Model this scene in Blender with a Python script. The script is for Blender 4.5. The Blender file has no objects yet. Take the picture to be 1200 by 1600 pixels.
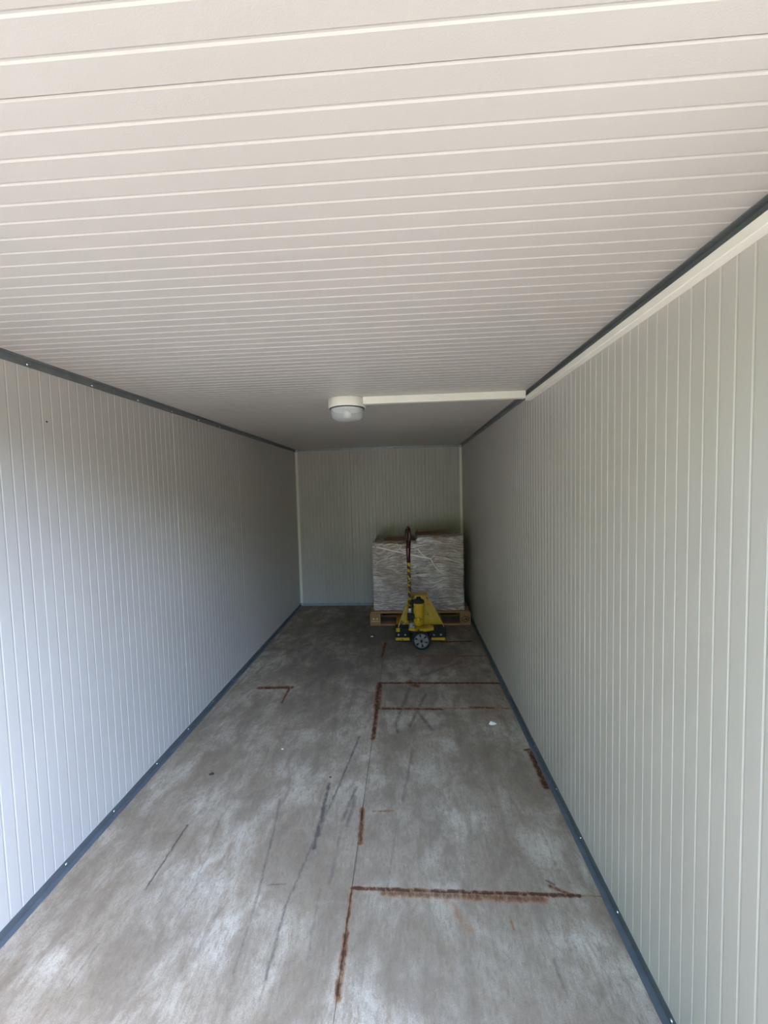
import bpy, bmesh, math, random
from mathutils import Vector, Matrix
random.seed(7)
C = bpy.context.scene.collection
SC = bpy.context.scene
PI = math.pi
W, D, H, Y0 = 2.25, 5.519, 2.157, 0.43      # inner width, depth of back wall, height, doorway plane

# ------------------------------------------------------------------ camera
cam = bpy.data.cameras.new('camera')
cam.sensor_fit = 'HORIZONTAL'; cam.sensor_width = 36.0
cam.lens = 36.0 * 636.14 / 1200.0
cam.clip_start = 0.02; cam.clip_end = 300
camo = bpy.data.objects.new('camera', cam); C.objects.link(camo)
r_, u_, f_ = (Vector((0.99810876, 0.05543627, -0.02656564)), Vector((0.02327341, 0.05921086, 0.99797416)),
              Vector((-0.05689694, 0.99670502, -0.05780869)))
m = Matrix.Identity(4)
for i in range(3):
    m[i][0] = r_[i]; m[i][1] = u_[i]; m[i][2] = -f_[i]
m.translation = (1.5077, 0.0, 1.6009)
camo.matrix_world = m
SC.camera = camo

# ------------------------------------------------------------------ world, sun, exposure
world = bpy.data.worlds.new('sky'); SC.world = world; world.use_nodes = True
wn = world.node_tree.nodes; wl = world.node_tree.links
bgn = wn['Background']
sky = wn.new('ShaderNodeTexSky'); sky.sky_type = 'NISHITA'
SUN_EL, SUN_AZ = math.radians(50), math.radians(84)       # high sun over the right-hand side wall
sky.sun_disc = False; sky.sun_elevation = SUN_EL; sky.sun_rotation = SUN_AZ
sky.air_density = 1.0; sky.dust_density = 1.5; sky.ozone_density = 1.0
wl.new(sky.outputs[0], bgn.inputs['Color']); bgn.inputs['Strength'].default_value = 1.8
sun = bpy.data.lights.new('sun', 'SUN'); sun.energy = 2.9; sun.angle = 0.0095; sun.color = (1.0, 0.95, 0.86)
suno = bpy.data.objects.new('sun', sun); C.objects.link(suno)
sd = Vector((math.sin(SUN_AZ) * math.cos(SUN_EL), math.cos(SUN_AZ) * math.cos(SUN_EL), math.sin(SUN_EL)))
suno.rotation_euler = sd.to_track_quat('Z', 'Y').to_euler(); suno.location = (0, 8, 12)
SC.view_settings.view_transform = 'Standard'; SC.view_settings.look = 'None'
SC.view_settings.gamma = 1.0; SC.view_settings.use_curve_mapping = False
SC.view_settings.exposure = 1.32
try:
    SC.cycles.max_bounces = 12; SC.cycles.diffuse_bounces = 8; SC.cycles.glossy_bounces = 5
    SC.cycles.transparent_max_bounces = 12; SC.cycles.use_denoising = True
    SC.cycles.caustics_reflective = False; SC.cycles.caustics_refractive = False
except Exception:
    pass

# ------------------------------------------------------------------ helpers
class MB:
    """collects shapes, then links them as ONE mesh object"""
    def __init__(self):
        self.v = []; self.f = []; self.s = []
    def add(self, vs, fs, smooth=False, mat=None):
        o = len(self.v)
        for p in vs:
            p = Vector(p)
            self.v.append(tuple(mat @ p) if mat else tuple(p))
        for f in fs:
            self.f.append([o + i for i in f]); self.s.append(smooth)
        return self
    def box(self, x0, x1, y0, y1, z0, z1, bev=0.0, mat=None, seg=1):
        bm = bmesh.new(); bmesh.ops.create_cube(bm, size=1.0)
        for q in bm.verts:
            q.co = Vector(((x0 + x1) / 2 + q.co.x * (x1 - x0), (y0 + y1) / 2 + q.co.y * (y1 - y0), (z0 + z1) / 2 + q.co.z * (z1 - z0)))
        if bev > 0:
            bmesh.ops.bevel(bm, geom=bm.edges[:], offset=bev, segments=seg, affect='EDGES', profile=0.5)
        bm.verts.index_update()
        self.add([q.co.copy() for q in bm.verts], [[q.index for q in f.verts] for f in bm.faces], False, mat)
        bm.free(); return self
    def prism(self, prof, a, b, fn, smooth=False):
        """prof: 2-D outline; fn(u, v, t) -> 3-D point; swept from t=a to t=b"""
        n = len(prof)
        vs = [fn(u, v, a) for u, v in prof] + [fn(u, v, b) for u, v in prof]
        fs = [[i, (i + 1) % n, n + (i + 1) % n, n + i] for i in range(n)]
        fs += [list(range(n - 1, -1, -1)), list(range(n, 2 * n))]
        return self.add(vs, fs, smooth)
    def lathe(self, prof, mat=None, n=32, smooth=True, cap=True):
        """prof: (r, z) pairs from bottom to top, about local z"""
        vs = []; fs = []
        for r, z in prof:
            for k in range(n):
                a = 2 * PI * k / n; vs.append((r * math.cos(a), r * math.sin(a), z))
        for j in range(len(prof) - 1):
            for k in range(n):
                fs.append([j * n + k, j * n + (k + 1) % n, (j + 1) * n + (k + 1) % n, (j + 1) * n + k])
        self.add(vs, fs, smooth, mat)
        if cap:
            o = len(self.v) - len(vs)
            self.f.append([o + k for k in range(n - 1, -1, -1)]); self.s.append(False)
            t = o + (len(prof) - 1) * n
            self.f.append([t + k for k in range(n)]); self.s.append(False)
        return self
    def tube(self, pts, r, n=10, closed=False, flat=1.0):
        pts = [Vector(p) for p in pts]; N = len(pts)
        rs = r if isinstance(r, (list, tuple)) else [r] * N
        vs = []; fs = []; up = None
        for i, p in enumerate(pts):
            if closed: t = pts[(i + 1) % N] - pts[i - 1]
            else: t = pts[min(i + 1, N - 1)] - pts[max(i - 1, 0)]
            t.normalize()
            if up is None:
                up = t.orthogonal().normalized()
            up = (up - t * up.dot(t)).normalized(); sd_ = t.cross(up)
            for k in range(n):
                a = 2 * PI * k / n
                vs.append(p + up * (rs[i] * math.cos(a)) + sd_ * (rs[i] * flat * math.sin(a)))
        M = N if closed else N - 1
        for i in range(M):
            for k in range(n):
                fs.append([i * n + k, i * n + (k + 1) % n, ((i + 1) % N) * n + (k + 1) % n, ((i + 1) % N) * n + k])
        if not closed:
            fs.append(list(range(n - 1, -1, -1))); fs.append([(N - 1) * n + k for k in range(n)])
        return self.add(vs, fs, True)
    def mesh(self, name):
        me = bpy.data.meshes.new(name); me.from_pydata(self.v, [], self.f)
        me.polygons.foreach_set('use_smooth', self.s); me.update()
        bm = bmesh.new(); bm.from_mesh(me); bmesh.ops.recalc_face_normals(bm, faces=bm.faces); bm.to_mesh(me); bm.free()
        return me
    def build(self, name, mat, parent=None):
        return link(name, self.mesh(name), mat, parent)

def link(name, me, mat=None, parent=None):
    o = bpy.data.objects.new(name, me); C.objects.link(o)
    if mat and not me.materials: me.materials.append(mat)
    if parent: 
        o.parent = parent
        if parent.type == 'EMPTY' or parent.parent is None: 
            o.location = -parent.location if parent.type == 'EMPTY' and not getattr(parent, 'rotation_euler').z else o.location
    return o

def empty(name, loc, label, cat, group=None):
    """Empty at the thing's base; parts are modelled in world coordinates and offset back by link()"""
    o = bpy.data.objects.new(name, None); C.objects.link(o); o.location = loc; o.empty_display_size = 0.1
    return tag(o, label, cat, group)
def tag(o, label, cat, group=None):
    o['label'] = label; o['category'] = cat
    if group: o['group'] = group
    return o
def struct(o, label, cat):
    o['kind'] = 'structure'; o['label'] = label; o['category'] = cat
    return o
def rebase(o, loc):
    """move a mesh thing's origin to loc"""
    loc = Vector(loc); o.data.transform(Matrix.Translation(-loc)); o.location = loc; return o

# ------------------------------------------------------------------ materials
def nt(name):
    mt = bpy.data.materials.new(name); mt.use_nodes = True
    t = mt.node_tree; b = t.nodes['Principled BSDF']
    return mt, t, b
def N(t, typ, **kw):
    n = t.nodes.new(typ)
    for k, v in kw.items():
        if hasattr(n, k): setattr(n, k, v)
    return n
def noise(t, scale, detail=4, rough=0.55, vec=None, dist=0.0):
    n = t.nodes.new('ShaderNodeTexNoise'); n.inputs['Scale'].default_value = scale
    n.inputs['Detail'].default_value = detail; n.inputs['Roughness'].default_value = rough
    n.inputs['Distortion'].default_value = dist
    if vec: t.links.new(vec, n.inputs['Vector'])
    return n
def ramp(t, src, stops):
    n = t.nodes.new('ShaderNodeValToRGB'); t.links.new(src, n.inputs[0])
    e = n.color_ramp.elements
    while len(e) < len(stops): e.new(0.5)
    for i, (p, c) in enumerate(stops):
        e[i].position = p; e[i].color = (c, c, c, 1) if isinstance(c, (int, float)) else (*c, 1)
    return n
def mixc(t, fac, a, b, mode='MIX'):
    n = t.nodes.new('ShaderNodeMix'); n.data_type = 'RGBA'; n.blend_type = mode
    for s, val in ((n.inputs[0], fac), (n.inputs[6], a), (n.inputs[7], b)):
        if hasattr(val, 'is_linked'): t.links.new(val, s)
        else: s.default_value = val if isinstance(val, (int, float)) else (*val, 1)
    return n.outputs[2]
def mathn(t, op, a, b=None, clamp=False):
    n = t.nodes.new('ShaderNodeMath'); n.operation = op; n.use_clamp = clamp
    for s, val in ((n.inputs[0], a), (n.inputs[1], b)):
        if val is None: continue
        if hasattr(val, 'is_linked'): t.links.new(val, s)
        else: s.default_value = val
    return n.outputs[0]
def bump(t, b, h, dist, strength=1.0):
    n = t.nodes.new('ShaderNodeBump'); n.inputs['Distance'].default_value = dist; n.inputs['Strength'].default_value = strength
    t.links.new(h, n.inputs['Height']); t.links.new(n.outputs[0], b.inputs['Normal']); return n
def wpos(t):
    return t.nodes.new('ShaderNodeNewGeometry').outputs['Position']
def scaled(t, vec, s):
    n = t.nodes.new('ShaderNodeMapping'); n.inputs['Scale'].default_value = s; t.links.new(vec, n.inputs[0]); return n.outputs[0]

def simple(name, col, rough=0.5, metal=0.0, var=0.12, scale=30, bmp=0.0, coat=0.0):
    mt, t, b = nt(name); P = wpos(t)
    n = noise(t, scale, 5, 0.6, P)
    r = ramp(t, n.outputs[0], [(0.3, tuple(c * (1 - var) for c in col)), (0.7, tuple(min(1, c * (1 + var)) for c in col))])
    t.links.new(r.outputs[0], b.inputs['Base Color'])
    b.inputs['Roughness'].default_value = rough; b.inputs['Metallic'].default_value = metal
    if coat: b.inputs['Coat Weight'].default_value = coat
    if bmp: bump(t, b, noise(t, scale * 6, 3, 0.6, P).outputs[0], bmp)
    return mt

def panel_mat():
    mt, t, b = nt('coated_panel'); P = wpos(t)
    big = noise(t, 1.3, 3, 0.5, P)
    r = ramp(t, big.outputs[0], [(0.3, (0.460, 0.431, 0.402)), (0.7, (0.490, 0.461, 0.432))])
    sp = noise(t, 26, 2, 0.5, P); spk = ramp(t, sp.outputs[0], [(0.78, 0.0), (0.82, 1.0)])
    col = mixc(t, mathn(t, 'MULTIPLY', spk.outputs[0], 0.25), r.outputs[0], (0.42, 0.40, 0.36))
    t.links.new(col, b.inputs['Base Color'])
    b.inputs['Roughness'].default_value = 0.36; b.inputs['Specular IOR Level'].default_value = 0.5
    bump(t, b, noise(t, 420, 2, 0.5, P).outputs[0], 0.0005, 0.35)
    return mt
M_PANEL = panel_mat()
M_WHITE = simple('white_plastic', (0.80, 0.77, 0.70), 0.4, var=0.03, scale=8)
M_TRIM = simple('grey_steel_angle', (0.105, 0.120, 0.128), 0.38, metal=0.2, var=0.15, scale=14)
M_TRIM_C = simple('ceiling_steel_angle', (0.150, 0.162, 0.165), 0.38, metal=0.1, var=0.15, scale=14)
M_TRIM_L = simple('pale_steel_angle', (0.30, 0.33, 0.35), 0.4, metal=0.3, var=0.12, scale=14)
M_CORNER = simple('white_corner_angle', (0.78, 0.75, 0.68), 0.35, var=0.04, scale=10)
M_ZINC = simple('zinc_screw', (0.72, 0.74, 0.76), 0.25, metal=0.9, var=0.05)
M_OUT = simple('outer_sheet', (0.55, 0.56, 0.55), 0.5, var=0.05, scale=4)
M_RUBBER = simple('black_rubber', (0.008, 0.008, 0.009), 0.8, var=0.25, scale=60)
M_BLACK = simple('black_greasy_steel', (0.008, 0.0075, 0.007), 0.8, var=0.4, scale=40)
M_HUB = simple('grey_hub', (0.19, 0.19, 0.20), 0.45, metal=0.3, var=0.15, scale=60)
M_MAROON = simple('maroon_paint', (0.050, 0.007, 0.007), 0.3, var=0.2, scale=30, coat=0.4)
M_GREY = simple('grey_steel', (0.35, 0.34, 0.32), 0.4, metal=0.7, var=0.2, scale=60)
M_CARD = None

def yellow_mat():
    mt, t, b = nt('worn_yellow_paint'); P = wpos(t)
    n1 = noise(t, 9, 5, 0.65, P); n2 = noise(t, 55, 4, 0.7, P)
    w = mathn(t, 'ADD', mathn(t, 'MULTIPLY', n1.outputs[0], 0.6), mathn(t, 'MULTIPLY', n2.outputs[0], 0.4))
    chips = ramp(t, w, [(0.52, 0.0), (0.60, 1.0)])
    base = ramp(t, n1.outputs[0], [(0.3, (0.40, 0.225, 0.008)), (0.7, (0.62, 0.37, 0.014))])
    t.links.new(mixc(t, chips.outputs[0], base.outputs[0], (0.03, 0.022, 0.015)), b.inputs['Base Color'])
    b.inputs['Roughness'].default_value = 0.42
    return mt
M_YEL = yellow_mat()
def hazard_mat():
    mt, t, b = nt('hazard_stripes'); P = wpos(t)
    wv = t.nodes.new('ShaderNodeTexWave'); wv.wave_type = 'BANDS'; wv.bands_direction = 'DIAGONAL'
    wv.inputs['Scale'].default_value = 9.0; wv.inputs['Distortion'].default_value = 6.0; wv.inputs['Detail'].default_value = 3.0
    wv.inputs['Detail Scale'].default_value = 4.0
    t.links.new(P, wv.inputs[0])
    r = ramp(t, wv.outputs[1], [(0.52, (0.02, 0.016, 0.01)), (0.6, (0.50, 0.32, 0.03))])
    t.links.new(r.outputs[0], b.inputs['Base Color']); b.inputs['Roughness'].default_value = 0.45
    return mt
M_HAZ = hazard_mat()
def wood_mat():
    mt, t, b = nt('pallet_wood'); P = wpos(t)
    g = noise(t, 14, 5, 0.6, scaled(t, P, (0.6, 6, 9)), 1.2)
    n = noise(t, 4, 3, 0.5, P)
    c = ramp(t, g.outputs[0], [(0.28, (0.24, 0.115, 0.048)), (0.55, (0.40, 0.205, 0.09)), (0.8, (0.52, 0.29, 0.14))])
    t.links.new(mixc(t, n.outputs[0], c.outputs[0], (0.30, 0.15, 0.07), 'MIX'), b.inputs['Base Color'])
    b.inputs['Roughness'].default_value = 0.75; bump(t, b, g.outputs[0], 0.002, 0.5)
    return mt
M_WOOD = wood_mat()
def card_mat():
    mt, t, b = nt('brown_cardboard'); P = wpos(t)
    n = noise(t, 5, 4, 0.5, P)
    c = ramp(t, n.outputs[0], [(0.3, (0.23, 0.125, 0.080)), (0.7, (0.31, 0.18, 0.12))])
    t.links.new(c.outputs[0], b.inputs['Base Color']); b.inputs['Roughness'].default_value = 0.8
    return mt
M_CARD = card_mat()
M_TAPE = simple('packing_tape', (0.34, 0.19, 0.10), 0.25, var=0.05)

def film_mat(name, lo, hi):
    """clear stretch film: see-through where it lies flat, milky where it is creased"""
    mt, t, b = nt(name); tc = t.nodes.new('ShaderNodeTexCoord').outputs['UV']
    sp = t.nodes.new('ShaderNodeSeparateXYZ'); t.links.new(tc, sp.inputs[0])
    tilt = mathn(t, 'ADD', sp.outputs[1], mathn(t, 'MULTIPLY', noise(t, 1.7, 2, 0.5, tc).outputs[0], 0.22))
    cb = t.nodes.new('ShaderNodeCombineXYZ'); t.links.new(sp.outputs[0], cb.inputs[0]); t.links.new(tilt, cb.inputs[1])
    st = noise(t, 9, 6, 0.62, scaled(t, cb.outputs[0], (0.8, 8.0, 1.0)), 0.6)
    st2 = noise(t, 24, 5, 0.65, scaled(t, cb.outputs[0], (0.7, 7.0, 1.0)), 0.8)
    blo = noise(t, 3.0, 3, 0.5, tc)
    h = mathn(t, 'ADD', mathn(t, 'MULTIPLY', st.outputs[0], 0.6), mathn(t, 'MULTIPLY', st2.outputs[0], 0.5))
    a = ramp(t, mathn(t, 'ADD', h, mathn(t, 'MULTIPLY', blo.outputs[0], 0.25)), [(0.60, lo), (0.69, lo + (hi - lo) * .45), (0.77, hi)])
    b.inputs['Base Color'].default_value = (0.93, 0.86, 0.84, 1)
    b.inputs['Roughness'].default_value = 0.11; b.inputs['Specular IOR Level'].default_value = 1.0
    b.inputs['Coat Weight'].default_value = 1.0; b.inputs['Coat Roughness'].default_value = 0.1
    t.links.new(a.outputs[0], b.inputs['Alpha'])
    bump(t, b, h, 0.022, 0.9)
    return mt
M_FILM = film_mat('stretch_film', 0.16, 0.92)
M_ROPE = film_mat('twisted_film', 0.75, 0.98)

def glass_mat():
    mt, t, b = nt('clear_lamp_glass')
    b.inputs['Base Color'].default_value = (0.80, 0.82, 0.82, 1); b.inputs['Roughness'].default_value = 0.08
    b.inputs['Specular IOR Level'].default_value = 0.8; b.inputs['Alpha'].default_value = 0.30
    wv = t.nodes.new('ShaderNodeTexWave'); wv.bands_direction = 'Z'; wv.inputs['Scale'].default_value = 60
    t.links.new(wpos(t), wv.inputs[0]); bump(t, b, wv.outputs[1], 0.002, 0.4)
    return mt
M_GLASS = glass_mat()
M_DIFF = simple('lamp_reflector', (0.70, 0.71, 0.71), 0.3, var=0.03)
M_PAPER = simple('torn_paper', (0.80, 0.74, 0.66), 0.8, var=0.08, scale=80)

# floor: grey coated plates with dirt, rust along the joints and black drag marks
def stroke_group():
    g = bpy.data.node_groups.new('stroke', 'ShaderNodeTree'); I = g.interface
    for nm, ty in (('P', 'NodeSocketVector'), ('A', 'NodeSocketVector'), ('B', 'NodeSocketVector'), ('W', 'NodeSocketFloat'), ('Prev', 'NodeSocketFloat'), ('K', 'NodeSocketFloat')):
        I.new_socket(nm, in_out='INPUT', socket_type=ty)
    I.new_socket('Mask', in_out='OUTPUT', socket_type='NodeSocketFloat')
    gi = g.nodes.new('NodeGroupInput'); go = g.nodes.new('NodeGroupOutput'); L = g.links
    def vm(op, a, b=None):
        n = g.nodes.new('ShaderNodeVectorMath'); n.operation = op; L.new(a, n.inputs[0])
        if b is not None: L.new(b, n.inputs[1])
        return n
    pa = vm('SUBTRACT', gi.outputs['P'], gi.outputs['A']).outputs[0]
    ba = vm('SUBTRACT', gi.outputs['B'], gi.outputs['A']).outputs[0]
    h = mathn(g, 'DIVIDE', vm('DOT_PRODUCT', pa, ba).outputs['Value'], vm('DOT_PRODUCT', ba, ba).outputs['Value'], True)
    sc = g.nodes.new('ShaderNodeVectorMath'); sc.operation = 'SCALE'; L.new(ba, sc.inputs[0]); L.new(h, sc.inputs['Scale'])
    d = vm('LENGTH', vm('SUBTRACT', pa, sc.outputs[0]).outputs[0]).outputs['Value']
    mr = g.nodes.new('ShaderNodeMapRange'); mr.interpolation_type = 'SMOOTHSTEP'
    L.new(d, mr.inputs['Value']); L.new(gi.outputs['W'], mr.inputs['From Max']); mr.inputs['From Min'].default_value = 0.0
    L.new(gi.outputs['K'], mr.inputs['To Min']); mr.inputs['To Max'].default_value = 0.0
    L.new(mathn(g, 'MAXIMUM', mr.outputs[0], gi.outputs['Prev']), go.inputs[0])
    return g
RUST = [((1.251,1.535),(2.14,1.531),.016,1), ((1.38,1.522),(2.001,1.512),.032,.62), ((1.251,1.535),(1.251,1.344),.014,.7), ((1.253,1.365),(1.252,1.181),.022,.85),
 ((1.248,1.936),(1.261,1.745),.026,.75), ((1.268,3.262),(2.236,3.262),.030,1), ((2.236,3.265),(2.236,3.014),.035,.95), ((1.247,3.253),(1.253,2.882),.050,.9),
 ((1.253,2.89),(1.256,2.509),.030,.9), ((1.268,2.873),(1.722,2.868),.035,.75), ((1.932,2.895),(2.091,2.888),.03,.7), ((1.3,2.88),(2.2,2.88),.03,.4), ((0.267,3.175),(0.529,3.186),.045,.9),
 ((0.518,3.186),(0.523,2.948),.022,.75), ((2.213,2.397),(2.207,2.109),.036,1), ((1.249,4.125),(1.236,3.788),.035,.8), ((1.832,4.152),(2.142,4.166),.04,.8),
 ((1.559,3.8),(2.221,3.795),.04,.5), ((1.31,1.926),(1.406,1.932),.016,.45), ((2.184,2.415),(2.233,2.428),.018,.8), ((1.495,3.275),(1.546,3.21),.07,.75),
 ((2.043,1.566),(2.105,1.535),.018,.75), ((2.14,1.531),(2.237,1.531),.008,.4), ((1.857,1.428),(1.857,1.402),.014,.5), ((1.62,1.50),(1.70,1.40),.05,.28)]
DARK = [((1.047,2.109),(1.054,1.713),.020,.9), ((1.056,1.95),(1.055,1.78),.030,.9), ((1.166,2.541),(1.089,1.996),.014,.7), ((1.089,1.996),(1.046,1.746),.014,.6), ((1.046,1.746),(1.004,1.459),.013,.5),
 ((1.004,1.459),(1.007,1.222),.013,.6), ((0.809,1.998),(0.84,1.829),.012,.4), ((0.84,1.829),(0.882,1.467),.013,.5), ((0.882,1.467),(0.893,1.236),.012,.35),
 ((1.201,2.088),(1.159,1.867),.020,.6), ((1.203,2.015),(1.186,1.838),.024,.55), ((0.411,1.822),(0.41,1.504),.009,.9), ((0.411,1.822),(0.41,1.70),.010,1), ((1.508,2.416),(1.453,2.004),.02,.4),
 ((0.909,1.538),(0.979,1.545),.008,.5), ((1.426,1.862),(1.389,1.508),.011,.3), ((1.494,3.178),(1.395,2.688),.028,.6), ((1.395,2.688),(1.414,2.579),.022,.6),
 ((1.617,3.078),(1.49,2.652),.026,.55), ((1.538,2.849),(1.642,2.61),.026,.6), ((1.963,3.656),(1.605,3.402),.04,.5), ((1.164,1.837),(1.157,1.553),.018,.35),
 ((0.367,1.295),(0.365,1.174),.010,.4), ((1.965,1.31),(1.971,1.214),.010,.4), ((1.123,1.525),(1.131,1.281),.012,.25), ((0.755,1.439),(0.733,1.268),.02,.3),
 ((2.06,1.575),(2.035,1.59),.010,.9), ((0.62,1.62),(0.60,1.40),.014,.3), ((0.55,1.9),(0.60,1.55),.012,.3), ((1.253,1.745),(1.251,1.535),.006,.5), ((1.255,2.5),(1.25,1.94),.006,.35)]
def floor_mat():
    mt, t, b = nt('floor_coating'); P = wpos(t); SG = stroke_group()
    sep = t.nodes.new('ShaderNodeSeparateXYZ'); t.links.new(P, sep.inputs[0])
    com = t.nodes.new('ShaderNodeCombineXYZ'); t.links.new(sep.outputs[0], com.inputs[0]); t.links.new(sep.outputs[1], com.inputs[1])
    Q = com.outputs[0]
    big = noise(t, 2.2, 5, 0.6, Q, 0.6); mid = noise(t, 13, 7, 0.72, scaled(t, Q, (1.0, 0.5, 1)), 0.4)
    fine = noise(t, 85, 6, 0.75, scaled(t, Q, (1.0, 0.45, 1))); streak = noise(t, 26, 5, 0.65, scaled(t, Q, (1.0, 0.09, 1)), 0.5)
    grain = noise(t, 240, 3, 0.7, Q)
    c0 = ramp(t, big.outputs[0], [(0.38, (0.255, 0.198, 0.138)), (0.5, (0.350, 0.286, 0.209)), (0.63, (0.470, 0.398, 0.302))]).outputs[0]
    c1 = mixc(t, ramp(t, mid.outputs[0], [(0.38, 0.70), (0.56, 0.0)]).outputs[0], c0, (0.215, 0.155, 0.100))
    blo = noise(t, 4.6, 5, 0.62, scaled(t, Q, (1.0, 0.6, 1)), 0.3)
    c1 = mixc(t, ramp(t, blo.outputs[0], [(0.38, 0.72), (0.54, 0.0)]).outputs[0], c1, (0.185, 0.138, 0.095))
    c2 = mixc(t, mathn(t, 'MULTIPLY', ramp(t, streak.outputs[0], [(0.30, 1.0), (0.48, 0.0)]).outputs[0], 0.55), c1, (0.186, 0.138, 0.093))
    c3 = mixc(t, mathn(t, 'MULTIPLY', ramp(t, fine.outputs[0], [(0.36, 1.0), (0.50, 0.0)]).outputs[0], 0.5), c2, (0.156, 0.113, 0.074))
    c4 = mixc(t, mathn(t, 'MULTIPLY', ramp(t, fine.outputs[0], [(0.58, 0.0), (0.72, 1.0)]).outputs[0], 0.35), c3, (0.474, 0.393, 0.291))
    c5 = mixc(t, mathn(t, 'MULTIPLY', ramp(t, grain.outputs[0], [(0.40, 1.0), (0.6, 0.0)]).outputs[0], 0.32), c4, (0.137, 0.102, 0.066))
    # ragged oily grime by jack and pallets, with far-end shade painted into the colour
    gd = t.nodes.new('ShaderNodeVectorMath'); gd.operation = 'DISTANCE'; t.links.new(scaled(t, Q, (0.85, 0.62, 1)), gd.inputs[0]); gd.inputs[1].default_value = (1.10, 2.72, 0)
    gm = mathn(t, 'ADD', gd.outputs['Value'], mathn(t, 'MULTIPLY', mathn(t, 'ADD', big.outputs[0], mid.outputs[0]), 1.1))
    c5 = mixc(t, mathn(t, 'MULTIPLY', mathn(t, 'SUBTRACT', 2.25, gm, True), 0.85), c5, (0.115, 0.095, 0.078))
    # strokes are looked up at a slightly wobbling position
    wob = noise(t, 34, 4, 0.65, Q); wv = t.nodes.new('ShaderNodeVectorMath'); wv.operation = 'MULTIPLY_ADD'
    t.links.new(wob.outputs['Color'], wv.inputs[0]); wv.inputs[1].default_value = (0.016, 0.016, 0); 
    off = t.nodes.new('ShaderNodeVectorMath'); off.operation = 'SUBTRACT'; t.links.new(Q, off.inputs[0]); off.inputs[1].default_value = (0.008, 0.008, 0)
    t.links.new(off.outputs[0], wv.inputs[2]); QQ = wv.outputs[0]
    def chain(lst, ws):
        prev = None
        for A, B, w_, k in lst:
            w_ *= ws
            g = t.nodes.new('ShaderNodeGroup'); g.node_tree = SG
            t.links.new(QQ, g.inputs['P']); g.inputs['A'].default_value = (*A, 0); g.inputs['B'].default_value = (*B, 0)
            g.inputs['W'].default_value = w_; g.inputs['K'].default_value = k
            if prev is not None: t.links.new(prev, g.inputs['Prev'])
            prev = g.outputs[0]
        return prev
    patch = ramp(t, noise(t, 45, 4, 0.7, scaled(t, Q, (1, 0.6, 1))).outputs[0], [(0.36, 0.45), (0.58, 1.0)]).outputs[0]
    rm = mathn(t, 'MULTIPLY', chain(RUST, 0.95), patch)
    dm = mathn(t, 'MULTIPLY', chain(DARK, 0.85), patch)
    rmask = ramp(t, rm, [(0.06, 0.0), (0.30, 0.62), (0.65, 0.95)]).outputs[0]
    rcol = ramp(t, mathn(t, 'MULTIPLY', rm, 1.0), [(0.10, (0.30, 0.175, 0.090)), (0.38, (0.165, 0.068, 0.024)), (0.72, (0.048, 0.018, 0.009))]).outputs[0]
    c6 = mixc(t, ramp(t, dm, [(0.05, 0.0), (0.75, 0.85)]).outputs[0], c5, (0.060, 0.050, 0.043))
    c7 = mixc(t, rmask, c6, rcol)
    t.links.new(c7, b.inputs['Base Color'])
    rr = ramp(t, mid.outputs[0], [(0.3, 0.85), (0.7, 0.7)]); t.links.new(rr.outputs[0], b.inputs['Roughness'])
    b.inputs['Specular IOR Level'].default_value = 0.22
    bump(t, b, mathn(t, 'ADD', mid.outputs[0], mathn(t, 'MULTIPLY', fine.outputs[0], 0.3)), 0.0025, 0.4)
    return mt
M_FLOOR = floor_mat()
M_JOINT = simple('dirty_joint', (0.20, 0.145, 0.10), 0.85, var=0.4, scale=25)
M_GROUND = simple('pale_gravel', (0.29, 0.255, 0.20), 0.9, var=0.25, scale=3, bmp=0.01)
M_LEAF = simple('leaf_green', (0.07, 0.10, 0.022), 0.7, var=0.5, scale=2.5)
M_BARK = simple('bark', (0.10, 0.07, 0.05), 0.9, var=0.3, scale=8)

# ------------------------------------------------------------------ the setting
PITCH, PANEL = 1.012 / 21, 1.012
def panel_profile(u0, u1, seam, dep, thick=0.04):
    """cross-section of one ribbed panel: face at v=0 with narrow grooves, back at v=-thick"""
    pts = [(u0 + 0.0012, -0.003), (u0 + 0.003, 0.0)]
    k0 = math.floor((u0 - seam) / PITCH) - 1
    for k in range(k0, k0 + 26):
        g = seam + k * PITCH
        if k % 21 == 0: continue
        if g - 0.006 < u0 + 0.004 or g + 0.006 > u1 - 0.004: continue
        pts += [(g - 0.0042, 0.0), (g - 0.0012, -dep), (g + 0.0012, -dep), (g + 0.0042, 0.0)]
    pts += [(u1 - 0.003, 0.0), (u1 - 0.0012, -0.003), (u1 - 0.0012, -thick), (u0 + 0.0012, -thick)]
    return pts
def seams(lo, hi, s):
    k = math.ceil((lo - s) / PANEL - 1e-6); out = [lo]
    while s + k * PANEL < hi - 0.02:
        if s + k * PANEL > lo + 0.02: out.append(s + k * PANEL)
        k += 1
    return out + [hi]
def panels(parent, lo, hi, seam, a, b, fn, dep=0.0016):
    ss = seams(lo, hi, seam)
    for u0, u1 in zip(ss, ss[1:]):
        mb = MB(); mb.prism(panel_profile(u0, u1, seam, dep), a, b, fn)
        mb.build('wall_panel' if parent.name != 'ceiling' else 'ceiling_panel', M_PANEL, parent)

fl = MB(); fl.box(-0.08, W + 0.08, Y0, D + 0.08, -0.12, -0.006); floor = fl.build('floor', M_JOINT)
struct(floor, 'grey worn floor of the storage unit with rusty joints and black drag marks', 'floor')
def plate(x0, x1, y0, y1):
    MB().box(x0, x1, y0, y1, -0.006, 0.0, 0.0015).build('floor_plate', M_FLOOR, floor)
G = 0.0006
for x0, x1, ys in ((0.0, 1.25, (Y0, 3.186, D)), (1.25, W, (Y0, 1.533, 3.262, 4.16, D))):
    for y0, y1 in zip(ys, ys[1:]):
        plate(x0 + G, x1 - G, y0 + G, y1 - G)

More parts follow.
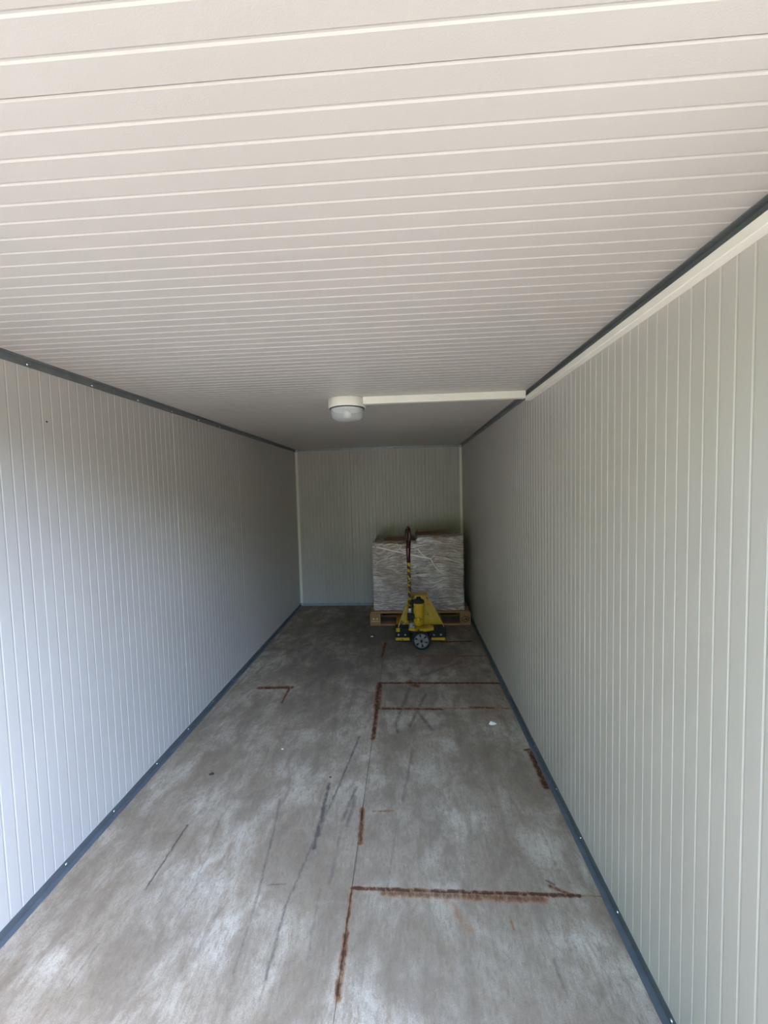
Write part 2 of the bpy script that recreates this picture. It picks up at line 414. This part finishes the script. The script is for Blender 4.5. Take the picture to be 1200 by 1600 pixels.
wlft = struct(MB().box(-0.08, -0.0405, Y0, D + 0.08, -0.006, H + 0.08).build('wall_left', M_OUT), 'off-white ribbed metal wall lit pale blue in its lower half', 'wall')
panels(wlft, Y0, D, 1.584, 0.0, H, lambda u, v, t: (v, u, t), 0.0011)
wrgt = struct(MB().box(W + 0.0405, W + 0.08, Y0, D + 0.08, -0.006, H + 0.08).build('wall_right', M_OUT), 'off-white ribbed metal wall carrying the long cable trunking', 'wall')
panels(wrgt, Y0, D, 1.744, 0.0, H, lambda u, v, t: (W - v, u, t))
wbck = struct(MB().box(-0.0405, W + 0.0405, D + 0.0405, D + 0.08, -0.006, H + 0.08).build('wall_back', M_OUT), 'off-white ribbed end wall behind the wrapped pallet', 'wall')
panels(wbck, 0.0, W, 0.75, 0.0, H, lambda u, v, t: (u, D - v, t), 0.0032)
ceil = struct(MB().box(-0.0405, W + 0.0405, Y0, D + 0.0405, H + 0.0405, H + 0.08).build('ceiling', M_OUT), 'off-white ribbed metal ceiling with the round lamp', 'ceiling')
panels(ceil, Y0, D, 0.573, 0.0, W, lambda u, v, t: (t, u, H - v))

screw_me = MB().lathe([(0.0062, 0), (0.0062, 0.0012), (0.005, 0.003), (0.002, 0.0042)], n=10).mesh('screw'); screw_me.materials.append(M_ZINC)
def screw(parent, p, axis):
    o = bpy.data.objects.new('screw', screw_me); C.objects.link(o); o.parent = parent
    o.location = p; o.rotation_euler = Vector(axis).to_track_quat('Z', 'Y').to_euler()
T = 0.0022
plug = MB().lathe([(0.004, 0), (0.004, 0.001), (0.002, 0.002)], n=10).build('rivet', M_BLACK); plug.parent = wlft; plug.location = (0, 1.654, 1.919); plug.rotation_euler = (0, PI / 2, 0)
def angle(name, prof, a, b, fn, mat, label):
    o = MB().prism(prof, a, b, fn).build(name, mat); return struct(o, label, 'trim')
# L sections: leg up the wall, leg along floor or ceiling
L_f = [(0, 0), (0.026, 0), (0.026, T), (T, T), (T, 0.034), (0, 0.034)]
L_c = [(0, 0), (0.023, 0), (0.023, T), (T, T), (T, 0.033), (0, 0.033)]
bl = angle('baseboard_left', L_f, Y0, D, lambda u, v, t: (u, t, v), M_TRIM, 'dark grey steel angle along the foot of the bluish wall')
br = angle('baseboard_right', L_f, Y0, D, lambda u, v, t: (W - u, t, v), M_TRIM, 'dark grey steel angle along the foot of the wall beside the pallet')
bb = angle('baseboard_back', L_f, 0.03, W - 0.03, lambda u, v, t: (t, D - u, v), M_TRIM_L, 'pale grey steel angle along the foot of the end wall')
tl = angle('trim_1', L_c, Y0, D, lambda u, v, t: (u, t, H - v), M_TRIM_C, 'dark grey steel angle under the ceiling above the bluish wall')
tr = angle('trim_2', L_c, Y0, D, lambda u, v, t: (W - u, t, H - v), M_TRIM_C, 'dark grey steel angle under the ceiling above the cable trunking')
tb = angle('trim_3', [(0, 0), (0.02, 0), (0.02, T), (T, T), (T, 0.026), (0, 0.026)], 0.026, W - 0.026, lambda u, v, t: (t, D - u, H - v), M_TRIM_L, 'thin steel angle under the ceiling along the end wall')
L_k = [(0, 0), (0.03, 0), (0.03, T), (T, T), (T, 0.026), (0, 0.026)]
c1 = angle('trim_4', L_k, 0.036, H - 0.034, lambda u, v, t: (u, D - v, t), M_CORNER, 'white corner angle where the bluish wall meets the end wall')
c2 = angle('trim_5', L_k, 0.036, H - 0.034, lambda u, v, t: (W - u, D - v, t), M_CORNER, 'white corner angle behind the wrapped boxes')
for y in (1.0, 1.29, 1.586, 1.876, 2.229, 2.574, 2.929, 3.272, 3.62, 3.94, 4.246, 4.58, 4.95, 5.3): screw(bl, (T, y, 0.018), (1, 0, 0))
for y in (1.15, 1.457, 1.777, 2.073, 2.42, 2.77, 3.09, 3.42, 3.75, 4.08, 4.42, 4.75, 5.1, 5.4): screw(br, (W - T, y, 0.018), (-1, 0, 0))
for k in range(15): screw(tl, (T, 0.574 + k * 0.336, H - 0.022), (1, 0, 0))
for k in range(15): screw(tr, (W - T, 0.574 + k * 0.336, H - 0.022), (-1, 0, 0))
for x in (0.12, 0.45, 0.72, 1.02, 1.35, 1.762, 2.0, 2.19): screw(tb, (x, D - T, H - 0.014), (0, -1, 0))

# outside the doorway: open yard and unseen leafy screens added to shape the daylight
struct(MB().box(-40, 40, -60, 30, -0.35, -0.13).build('ground', M_GROUND), 'pale gravel yard outside the open end of the unit', 'ground')

def daylight_screen(path, seed, label):
    """unseen leafy screen that blocks sky, along bearings from the doorway: path = (bearing in degrees from straight out, + to the sunny side; distance; height)"""
    rnd = random.Random(seed); P = [(1.1 + d * math.sin(math.radians(z)), Y0 - d * math.cos(math.radians(z)), h) for z, d, h in path]
    t = empty('daylight_screen', (P[0][0], P[0][1], -0.13), label, 'daylight_screen')
    bm0 = bmesh.new(); bmesh.ops.create_icosphere(bm0, subdivisions=2, radius=1.0); bm0.verts.index_update()
    co = [v.co.copy() for v in bm0.verts]; fc = [[v.index for v in f.verts] for f in bm0.faces]; bm0.free()
    fo_, st_ = MB(), MB()
    for p, q in zip(P, P[1:]):
        L = math.hypot(q[0] - p[0], q[1] - p[1]); n = max(1, round(L / 0.9))
        for i in range(n):
            k = i / n; x, y, h = (p[j] + (q[j] - p[j]) * k for j in range(3)); h *= 0.94 + 0.1 * rnd.random()
            st_.tube([(x, y, -0.13), (x, y, h * .6)], 0.06, 6)
            z = 0.75
            while z < h - 0.4:
                c = Vector((x + .3 * (rnd.random() - .5), y + .3 * (rnd.random() - .5), z))
                fo_.add([c + v * (0.82 + 0.34 * rnd.random()) for v in co], fc); z += 0.95
    fol = fo_.build('foliage', M_LEAF, t); fol['kind'] = 'stuff'
    stm = st_.build('stems', M_BARK, t); stm['kind'] = 'stuff'
daylight_screen([(-88, 9, 8.0), (-50, 9, 9.0), (-22, 10, 7.5), (0, 11, 5.0), (12, 11.5, 4.8), (25, 12, 6.0)], 3, 'tall leafy green screen standing in for trees, added to block sky straight out from the open end')
daylight_screen([(28, 21, 6.0), (45, 21.5, 6.4), (70, 22, 8.0)], 4, 'low distant leafy green screen, added to set the sky gap at the far side of the yard')
daylight_screen([(72, 13, 6.0), (96, 13, 6.0)], 5, 'leafy green screen added to block sky along the sunny side of the yard')

# ------------------------------------------------------------------ cable trunking and lamp
def trunk(name, prof, a, b, fn, lid, label, loc):
    t = empty(name, loc, label, 'cable trunking')
    MB().prism(prof, a, b, fn).build('channel', M_WHITE, t)
    MB().prism(lid, a, b - 0.001, fn).build('lid', M_WHITE, t)
    return t
trunk('cable_trunking', [(0, 0), (0.027, 0), (0.027, 0.026), (0, 0.026)], Y0 + 0.02, 2.484, lambda u, v, t: (W - u, t, 2.096 + v),
      [(0.027, 0.0005), (0.0305, 0.0015), (0.0305, 0.0245), (0.027, 0.0255)], 'long white square cable trunking running along the top of the wall', (W, Y0 + .02, 2.096))
trunk('cable_trunking', [(0, 0), (0.040, 0), (0.040, 0.038), (0, 0.038)], 1.255, W - 0.026, lambda u, v, t: (t, 2.488 + u, H - v),
      [(0.0, 0.038), (0.04, 0.038), (0.0385, 0.042), (0.0015, 0.042)], 'short white cable trunking across the ceiling from the lamp to the wall', (1.255, 2.508, H))

LX, LY = 1.150, 2.545
lamp = empty('bulkhead_lamp', (LX, LY, H), 'round white ceiling lamp with clear glass cover, switched off', 'lamp')
Lm = Matrix.Translation((LX, LY, H))
MB().lathe([(0.104, -0.056), (0.1135, -0.056), (0.1155, -0.050), (0.1155, -0.006), (0.113, 0.0)], Lm, 48).build('base', M_WHITE, lamp)
MB().lathe([(0.1085, -0.061), (0.1085, -0.056)], Lm, 48).build('gasket', M_BLACK, lamp)
gl = MB()
prof = [(0.004, -0.131), (0.050, -0.130), (0.074, -0.1265), (0.087, -0.119), (0.093, -0.112), (0.097, -0.1105), (0.106, -0.061)]
inn = [(max(0.003, r - 0.003), z + 0.003) for r, z in prof[:-1]] + [(0.103, -0.061)]
gl.lathe(prof, Lm, 64, cap=False); gl.lathe(inn, Lm, 64, cap=False)
gl.build('glass_cover', M_GLASS, lamp)
MB().lathe([(0.085, -0.070), (0.095, -0.062)], Lm, 40).build('reflector', M_DIFF, lamp)
MB().lathe([(0.012, -0.112), (0.022, -0.106), (0.026, -0.096), (0.021, -0.082), (0.014, -0.070)], Lm, 20).build('bulb', M_WHITE, lamp)

# ------------------------------------------------------------------ pallet
PX0, PX1, PY0, PY1 = 1.045, 2.212, 4.66, 5.46
pal = empty('wooden_pallet', ((PX0 + PX1) / 2, (PY0 + PY1) / 2, 0), 'brown four-way wooden pallet on the floor under the wrapped boxes', 'pallet')
Zb, Zk, Zs, Zd = 0.022, 0.122, 0.145, 0.168
def piece(name, *b, bev=0.003): return MB().box(*b, bev).build(name, M_WOOD, pal)
for y0, y1 in ((PY0, PY0 + 0.1), (PY0 + .3275, PY0 + .4725), (PY1 - 0.1, PY1)): piece('bottom_board', PX0, PX1, y0, y1, 0.0, Zb)
xs = ((PX0, PX0 + 0.125), ((PX0 + PX1) / 2 - .0725, (PX0 + PX1) / 2 + .0725), (PX1 - 0.125, PX1))
for x0, x1 in xs:
    for y0, y1 in ((PY0, PY0 + 0.1), (PY0 + .3275, PY0 + .4725), (PY1 - 0.1, PY1)):
        bk = piece('block', x0, x1, y0 + .002, y1 - .002, Zb, Zk)
        if x0 == xs[0][0] and y0 == PY0: blockL = bk
        if x0 == xs[2][0] and y0 == PY0: blockR = bk
for x0, x1 in xs: piece('stringer_board', x0, x1, PY0 + .001, PY1 - .001, Zk, Zs)
for y0, y1 in ((PY0, PY0 + .145), (PY0 + .185, PY0 + .285), (PY0 + .3275, PY0 + .4725), (PY0 + .515, PY0 + .615), (PY1 - .145, PY1)): piece('deck_board', PX0 + .012 if y0 == PY0 else PX0, PX1 - .012 if y0 == PY0 else PX1, y0, y1, Zs, Zd)
# burnt / painted marks on the two end blocks
M_PALE = simple('pale_stamp', (0.62, 0.52, 0.26), 0.7, var=0.2, scale=80); M_BURN = simple('burnt_stamp', (0.035, 0.02, 0.012), 0.8, var=0.3, scale=80)
st = MB(); ya, yb = PY0 + .0006, PY0 + .003
cx = PX0 + .062
st.box(cx - .046, cx + .046, ya, yb, .050, .057)
st.prism([(cx - .034, .072), (cx - .012, .070), (cx - .004, .080), (cx - .016, .094), (cx - .030, .088)], ya, yb, lambda u, v, t: (u, t, v))
st.prism([(cx + .002, .074), (cx + .024, .072), (cx + .034, .080), (cx + .020, .094), (cx + .012, .086)], ya, yb, lambda u, v, t: (u, t, v))
def child_of(mb, name, mat, par):
    o = mb.build(name, mat); o.parent = par; o.location = -pal.location - par.location; return o
child_of(st, 'stamp', M_PALE, blockL)
st = MB(); cx, cz = PX1 - .062, .072; n = 24
ring = [[(cx + a * math.cos(2 * PI * k / n), cz + b_ * math.sin(2 * PI * k / n)) for k in range(n)] for a, b_ in ((.044, .034), (.037, .027))]
vs = [(x, ya, z) for q in ring for x, z in q]
st.add(vs, [[k, (k + 1) % n, n + (k + 1) % n, n + k] for k in range(n)])
st.box(cx - .024, cx - .004, ya, yb, cz - .010, cz - .003); st.box(cx - .006, cx + .010, ya, yb, cz - .001, cz + .012); st.box(cx + .006, cx + .024, ya, yb, cz - .012, cz + .006)
child_of(st, 'stamp', M_BURN, blockR)

# ------------------------------------------------------------------ boxes and stretch film
BY0, BY1 = 4.70, 5.40
def carton(x0, x1, z0, z1, label):
    t = empty('cardboard_box', ((x0 + x1) / 2, (BY0 + BY1) / 2, z0), label, 'box', 'boxes wrapped on the pallet')
    b = MB(); b.box(x0, x1, BY0, BY1, z0, z1 - .004, .004)
    b.build('carton', M_CARD, t)
    ym = (BY0 + BY1) / 2; f = MB()
    f.box(x0 + .002, x1 - .002, BY0 + .002, ym - .0015, z1 - .004, z1, .0012); f.build('flap', M_CARD, t)
    f = MB(); f.box(x0 + .002, x1 - .002, ym + .0015, BY1 - .002, z1 - .004, z1, .0012); f.build('flap', M_CARD, t)
    xm = (x0 + x1) / 2
    for za, zc in ((z0 + .01, z0 + .075), (z1 - .085, z1 - .01)):
        MB().box(xm - .024, xm + .024, BY0 - .0008, BY0 + .001, za, zc).build('tape', M_TAPE, t)
XL0, XM, XR1, ZL, ZR = 1.092, 1.607, 2.140, 0.955, 1.020
hl, hr = (ZL - Zd - .001) / 3, (ZR - Zd - .001) / 3
names = ('bottom', 'middle', 'top')
for k in range(3):
    carton(XL0 + .006, XM - .003, Zd + .001 + k * hl, Zd + .001 + (k + 1) * hl - .0012, 'brown film-wrapped cardboard box, %s of the shorter stack behind the jack handle' % names[k])
for k in range(3):
    carton(XM + .003, XR1 - .006, Zd + .001 + k * hr, Zd + .001 + (k + 1) * hr - .0012, 'brown film-wrapped cardboard box, %s of the taller stack nearest the wall' % names[k])

def film():
    """sleeve of stretch film round both stacks, pulled over the top edges, with tension creases"""
    from mathutils import noise as mn
    NX, NY, NZ = 150, 40, 110
    zb = Zd + .002
    per = []
    def top(x): 
        s = min(1, max(0, (x - (XM - .02)) / .04)); s = s * s * (3 - 2 * s); return ZL + (ZR - ZL) * s
    for i in range(NX): per.append((XL0 + (XR1 - XL0) * i / NX, BY0, 0, -1))
    for i in range(NY): per.append((XR1, BY0 + (BY1 - BY0) * i / NY, 1, 0))
    for i in range(NX): per.append((XR1 - (XR1 - XL0) * i / NX, BY1, 0, 1))
    for i in range(NY): per.append((XL0, BY1 - (BY1 - BY0) * i / NY, -1, 0))
    n = len(per); vs = []; uv = []
    rows = NZ + 9; s_acc = 0; lens = []
    for i, (x, y, nx, ny) in enumerate(per):
        x2, y2 = per[(i + 1) % n][:2]; lens.append(s_acc); s_acc += math.hypot(x2 - x, y2 - y)
    for j in range(rows):
        for i, (x, y, nx, ny) in enumerate(per):
            zt = top(x) + .004
            if j <= NZ:
                f = j / NZ; z = zb + (zt - zb) * f; ins = 0.0
            else:
                q = (j - NZ) / 8; ins = .20 * q * (0.6 + 0.5 * mn.noise((x * 5, y * 5, 3))); z = zt + .006 + .022 * abs(mn.noise((x * 9, y * 9 + q * 3, 1.7))) + .01 * math.sin(q * 3)
            s = lens[i]
            slope = 0.10 * math.sin(z * 7 + 1.0) + (0.25 if x > XM else -0.05) * (z - .55)
            wv = mn.fractal((s * 1.6, (z + slope * s * .6) * 26, 0.3), 1.0, 2.0, 4)
            wv2 = mn.noise((s * 6, z * 9, 5.1))
            d = .0035 + .0035 * (1 + wv) * .8 + .003 * max(0, wv2)
            d = max(.0025, d) if j <= NZ else .004
            vs.append((x + nx * d - nx * ins, y + ny * d - ny * ins, z)); uv.append((s, z if j <= NZ else z + ins))
    fs = []
    for j in range(rows - 1):
        for i in range(n):
            fs.append([j * n + i, j * n + (i + 1) % n, (j + 1) * n + (i + 1) % n, (j + 1) * n + i])
    me = bpy.data.meshes.new('stretch_film'); me.from_pydata(vs, [], fs); me.polygons.foreach_set('use_smooth', [True] * len(fs))
    ul = me.uv_layers.new(name='uv')
    for p in me.polygons:
        for li in p.loop_indices:
            vi = me.loops[li].vertex_index; ul.data[li].uv = uv[vi]
    me.update(); me.materials.append(M_FILM)
    return me
fo = bpy.data.objects.new('stretch_film', film()); C.objects.link(fo)
tag(fo, 'clear creased stretch film wrapped round the brown boxes on the pallet', 'stretch film')
rebase(fo, (1.616, 5.05, Zd))
def rope(pts, r):
    pts = [Vector(p) for p in pts]; out = []
    for i in range(len(pts) - 1):
        for k in range(6): out.append(pts[i].lerp(pts[i + 1], k / 6))
    out.append(pts[-1])
    mb = MB(); mb.tube(out, [r * (0.8 + 0.4 * random.random()) for _ in out], 7)
    o = mb.build('film_rope', M_ROPE); o.parent = fo; o.location = -fo.location
yf = BY0 - .013
rope([(1.14, yf, .925), (1.30, yf - .002, .885), (1.48, yf - .002, .84), (1.62, yf, .805), (1.765, yf - .003, .775)], .013)
rope([(1.62, yf, .895), (1.64, yf - .002, .865), (1.70, yf - .002, .80), (1.765, yf - .003, .775)], .011)
rope([(1.765, yf - .003, .775), (1.80, yf - .002, .80), (1.90, yf - .002, .79), (2.12, yf, .72)], .008)
rope([(1.765, yf - .003, .775), (1.80, yf - .003, .70), (1.86, yf - .002, .63), (1.92, yf, .585)], .011)
rope([(1.44, yf, .935), (1.36, yf - .001, .86), (1.26, yf - .001, .80), (1.12, yf, .73)], .006)

# ------------------------------------------------------------------ pallet jack
JX = 1.612
jack = empty('pallet_jack', (JX, 4.2, 0), 'worn yellow hand pallet jack with upright maroon handle in front of the pallet', 'pallet jack')
def part(mb, name, mat, lbl=None):
    o = mb.build(name, mat, jack)
    if lbl: o['label'] = lbl
    return o
def sub(mb, name, mat, par):
    o = mb.build(name, mat); o.parent = par; o.location = -jack.location - par.location; return o
for s in (-1, 1):
    xa, xb = sorted((JX + s * .105, JX + s * .258))
    f = MB(); xc = (xa + xb) / 2; hw = (xb - xa) / 2
    pro = [(4.20, .062), (5.16, .066), (5.30, .052), (5.335, .040), (5.335, .034), (5.27, .060), (5.15, .092), (4.20, .104)]
    f.prism([(-hw, .050), (-hw, .098), (-hw + .012, .104), (hw - .012, .104), (hw, .098), (hw, .050), (hw - .006, .050), (hw - .006, .094), (-hw + .006, .094), (-hw + .006, .050)], 4.19, 5.15, lambda u, v, t: (xc + u, t, v))
    f.prism([(5.15, .050), (5.30, .048), (5.335, .058), (5.335, .070), (5.25, .098), (5.15, .104)], -hw, hw, lambda u, v, t: (xc + t, u, v))
    fk = part(f, 'fork', M_YEL)
    for y in (5.20,):
        rl = MB(); rl.lathe([(.024, -.045), (.0255, -.043), (.0255, .043), (.024, .045)], Matrix.Translation((xc, y, .0485)) @ Matrix.Rotation(PI / 2, 4, 'Y'), 20)
        sub(rl, 'load_roller', M_RUBBER, fk)
    # black heel of the fork with yellow foot edge, link rod
    h = MB(); h.box(xa, xb, 4.10, 4.19, .040, .175, .008); hl_ = part(h, 'fork_heel', M_BLACK)
    e = MB(); e.box(xa + .004, xb - .004, 4.090, 4.101, .040, .068, .003); e.box(xa + .012, xa + .05, 4.092, 4.101, .128, .168, .003); sub(e, 'foot_edge', M_YEL, hl_)
    for dx in (.035, .105):
        e = MB(); e.lathe([(.010, 0), (.010, .010), (.006, .014)], Matrix.Translation((xa + dx, 4.100, .098)) @ Matrix.Rotation(PI / 2, 4, 'X'), 12)
        sub(e, 'pivot_bolt', M_GREY, hl_)
    ln = MB(); ln.tube([(JX + s * .06, 4.10, .135), (JX + s * .15, 4.085, .115)], .012, 8); part(ln, 'link_arm', M_BLACK)
# sloped triangular frame with folded sides and a cap
zt, zb = .500, .172
fr = MB()
def trap(y_t, y_b, th):
    v = []
    for dy in (0, th):
        v += [(1.385, y_b + dy, zb), (1.860, y_b + dy, zb), (1.692, y_t + dy, zt), (1.513, y_t + dy, zt)]
    return v, [[0, 1, 2, 3], [7, 6, 5, 4], [0, 4, 5, 1], [1, 5, 6, 2], [2, 6, 7, 3], [3, 7, 4, 0]]
fr.add(*trap(4.205, 4.190, .008))
part(fr, 'fork_frame', M_YEL)
for x_b, x_t in ((1.385, 1.513), (1.860, 1.692)):
    s = 1 if x_b > JX else -1
    q = MB(); w_ = .007
    pts = [(x_b, 4.192, zb), (x_t, 4.204, zt), (x_t, 4.165, zt), (x_b, 4.105, zb)]
    v = [Vector(p) for p in pts] + [Vector((p[0] - s * w_, p[1], p[2])) for p in pts]
    q.add(v, [[0, 1, 2, 3], [7, 6, 5, 4], [0, 4, 5, 1], [1, 5, 6, 2], [2, 6, 7, 3], [3, 7, 4, 0]]); part(q, 'frame_flange', M_YEL)
cp = MB(); cp.prism([(4.10, .492), (4.215, .492), (4.215, .506), (4.10, .503)], 1.512, 1.694, lambda u, v, t: (t, u, v)); part(cp, 'frame_cap', M_YEL)
cp = MB(); cp.prism([(1.545, .493), (1.675, .493), (1.630, .455), (1.612, .430), (1.590, .455)], 4.10, 4.16, lambda u, v, t: (u, t, v)); part(cp, 'lift_bracket', M_YEL)
PXc, PYc = 1.598, 4.07
pm = MB(); pm.lathe([(.050, .215), (.054, .222), (.056, .30), (.060, .40), (.063, .428), (.060, .440)], Matrix.Translation((PXc, PYc, 0)), 32); pump = part(pm, 'pump_cylinder', M_YEL)
k = MB(); k.lathe([(.054, .440), (.057, .444), (.057, .460), (.046, .468), (.022, .472), (.022, .495)], Matrix.Translation((PXc + .004, PYc, 0)), 28); sub(k, 'pump_cap', M_BLACK, pump)
k = MB(); k.box(1.500, 1.560, 4.02, 4.08, .19, .245, .008); k.lathe([(.013, 0), (.013, .022), (.008, .028)], Matrix.Translation((1.545, 4.02, .215)) @ Matrix.Rotation(PI / 2, 4, 'X'), 12); sub(k, 'valve_block', M_GREY, pump)
# curved base rim and axle carrier
rim = MB(); pr = []
for i in range(13):
    x = 1.495 + .250 * i / 12; pr.append((x, 4.02 - .045 * math.sin(PI * i / 12)))
pr += [(1.745, 4.09), (1.495, 4.09)]
rim.prism(pr, .172, .200, lambda u, v, t: (u, v, t)); part(rim, 'base_rim', M_YEL)
ax = MB(); ax.box(1.56, 1.67, 4.005, 4.095, .10, .175, .008); ax.box(1.44, 1.79, 4.06, 4.12, .125, .172, .008)
ax.lathe([(.012, -.12), (.012, .12)], Matrix.Translation((1.618, 4.05, .090)) @ Matrix.Rotation(PI / 2, 4, 'X'), 16); part(ax, 'axle_carrier', M_BLACK)
for y in (3.965, 4.135):
    wm = Matrix.Translation((1.618, y, .090)) @ Matrix.Rotation(PI / 2, 4, 'X')
    ty = MB(); ty.lathe([(.070, -.022), (.080, -.026), (.087, -.022), (.0895, -.010), (.0895, .010), (.087, .022), (.080, .026), (.070, .022)], wm, 40, cap=False)
    ty.lathe([(.070, -.022), (.070, .022)], wm, 40, cap=False)
    wh = part(ty, 'steer_wheel', M_RUBBER)
    hb = MB(); n = 48                                   # hub: outer ring, inner boss, six spokes over a dark web
    hb.lathe([(.064, -.019), (.071, -.021), (.071, .021), (.064, .019)], wm, n, cap=False); hb.lathe([(.016, -.024), (.022, -.020), (.022, .020), (.016, .024)], wm, 24)
    for q in range(6):
        a = q * PI / 3 + .2
        hb.add([wm @ Matrix.Rotation(a, 4, 'Z') @ Vector(p) for p in ((.018, -.011, -.017), (.066, -.021, -.017), (.066, .021, -.017), (.018, .011, -.017), (.018, -.011, .017), (.066, -.021, .017), (.066, .021, .017), (.018, .011, .017))],
               [[0, 1, 2, 3], [7, 6, 5, 4], [0, 4, 5, 1], [1, 5, 6, 2], [2, 6, 7, 3], [3, 7, 4, 0]])
    sub(hb, 'hub', M_HUB, wh)
    wb = MB(); wb.lathe([(.066, -.006), (.066, .006)], wm, 32); sub(wb, 'wheel_web', M_BLACK, wh)
    for q in (1, -1):
        bc = MB(); bc.lathe([(.011, q * .0235), (.013, q * .026), (.008, q * .030)], wm, 16); sub(bc, 'axle_nut', M_BLACK, wh)
# tiller, turned a quarter so that its loop is seen edge-on
TX, TY = 1.512, 4.05
tb_ = MB(); tb_.box(TX - .026, TX + .020, TY - .03, TY + .03, .265, .345, .008); tb_.box(TX + .01, 1.56, TY - .02, TY + .02, .28, .33, .006); part(tb_, 'tiller_pivot', M_BLACK)
g_ = MB(); g_.lathe([(.020, .340), (.023, .345), (.023, .385), (.018, .392)], Matrix.Translation((TX, TY, 0)), 20); part(g_, 'tiller_collar', M_GREY)
s_ = MB(); s_.tube([(TX, TY, .385), (TX, TY, .60), (TX - .003, TY, .860)], .0165, 14); part(s_, 'tiller_shaft', M_HAZ)
s_ = MB(); s_.box(TX + .012, TX + .042, TY - .018, TY + .018, .40, .475, .006); s_.tube([(TX + .03, TY - .02, .47), (TX + .028, TY - .022, .40), (TX + .03, TY - .02, .33)], .005, 6); part(s_, 'release_linkage', M_BLACK)
s_ = MB(); s_.tube([(TX - .003, TY, .855), (TX - .004, TY, .93), (TX - .003, TY, .99), (TX - .003, TY, 1.02)], [.020, .021, .024, .026], 14); part(s_, 'tiller_neck', M_MAROON)
ang = math.radians(80); lp = []
for z, w_ in ((1.00, 0.0), (1.02, .035), (1.06, .066), (1.11, .080), (1.16, .076), (1.195, .05), (1.207, .0)): lp.append((w_, z))
full = lp + [(-a, b_) for a, b_ in lp[-2:0:-1]]
s_ = MB(); s_.tube([(TX - .001 + a * math.cos(ang), TY - a * math.sin(ang), b_) for a, b_ in full], .0155, 10, closed=True); loop = part(s_, 'handle_loop', M_MAROON)
s_ = MB(); s_.tube([(TX, TY, 1.01), (TX + .004, TY - .012, 1.06), (TX + .010, TY - .03, 1.10)], [.010, .010, .007], 8); part(s_, 'release_lever', M_GREY)

# ------------------------------------------------------------------ small litter on the floor
def scrap(x, y, r, h, seed, mat, name, label, cat, group=None):
    rnd = random.Random(seed); n = 9; vs = [(x, y, h)]
    for ring, rr in ((0, .55), (1, 1.0)):
        for k in range(n):
            a = 2 * PI * k / n; q = r * rr * (0.65 + .6 * rnd.random()); vs.append((x + q * math.cos(a) * 1.25, y + q * math.sin(a), (h * (.5 + .7 * rnd.random()) if ring == 0 else .0008 + h * .25 * rnd.random())))
    vs.append((x, y, .0006)); b0 = len(vs) - 1
    fs = [[0, 1 + k, 1 + (k + 1) % n] for k in range(n)] + [[1 + k, 1 + n + k, 1 + n + (k + 1) % n, 1 + (k + 1) % n] for k in range(n)] + [[1 + n + (k + 1) % n, 1 + n + k, b0] for k in range(n)]
    mb = MB(); mb.add(vs, fs); zmin = min(v[2] for v in vs); mb.v = [(a, b_, c - zmin) for a, b_, c in mb.v]
    o = rebase(mb.build(name, mat), (x, y, 0)); tag(o, label, cat, group)
M_CRUMB = simple('dark_crumb', (0.02, 0.018, 0.016), 0.8)
scrap(2.045, 2.688, .022, .012, 1, M_PAPER, 'paper_scrap', 'largest crumpled white paper scrap on the floor near the wall', 'litter')
scrap(1.094, 4.309, .014, .010, 2, M_PAPER, 'paper_scrap', 'small white paper scrap on the floor in front of the pallet', 'litter')
scrap(0.361, 2.170, .011, .010, 3, M_CRUMB, 'dirt_crumb', 'black dirt crumb on the floor beside the bluish wall', 'litter')
scrap(0.700, 2.40, .006, .004, 4, M_PAPER, 'paper_scrap', 'tiny pale fleck on the grey floor beyond the black crumb', 'litter')
scrap(1.045, 2.16, .006, .005, 5, M_CRUMB, 'dirt_crumb', 'tiny dark crumb above the long black drag mark', 'litter')
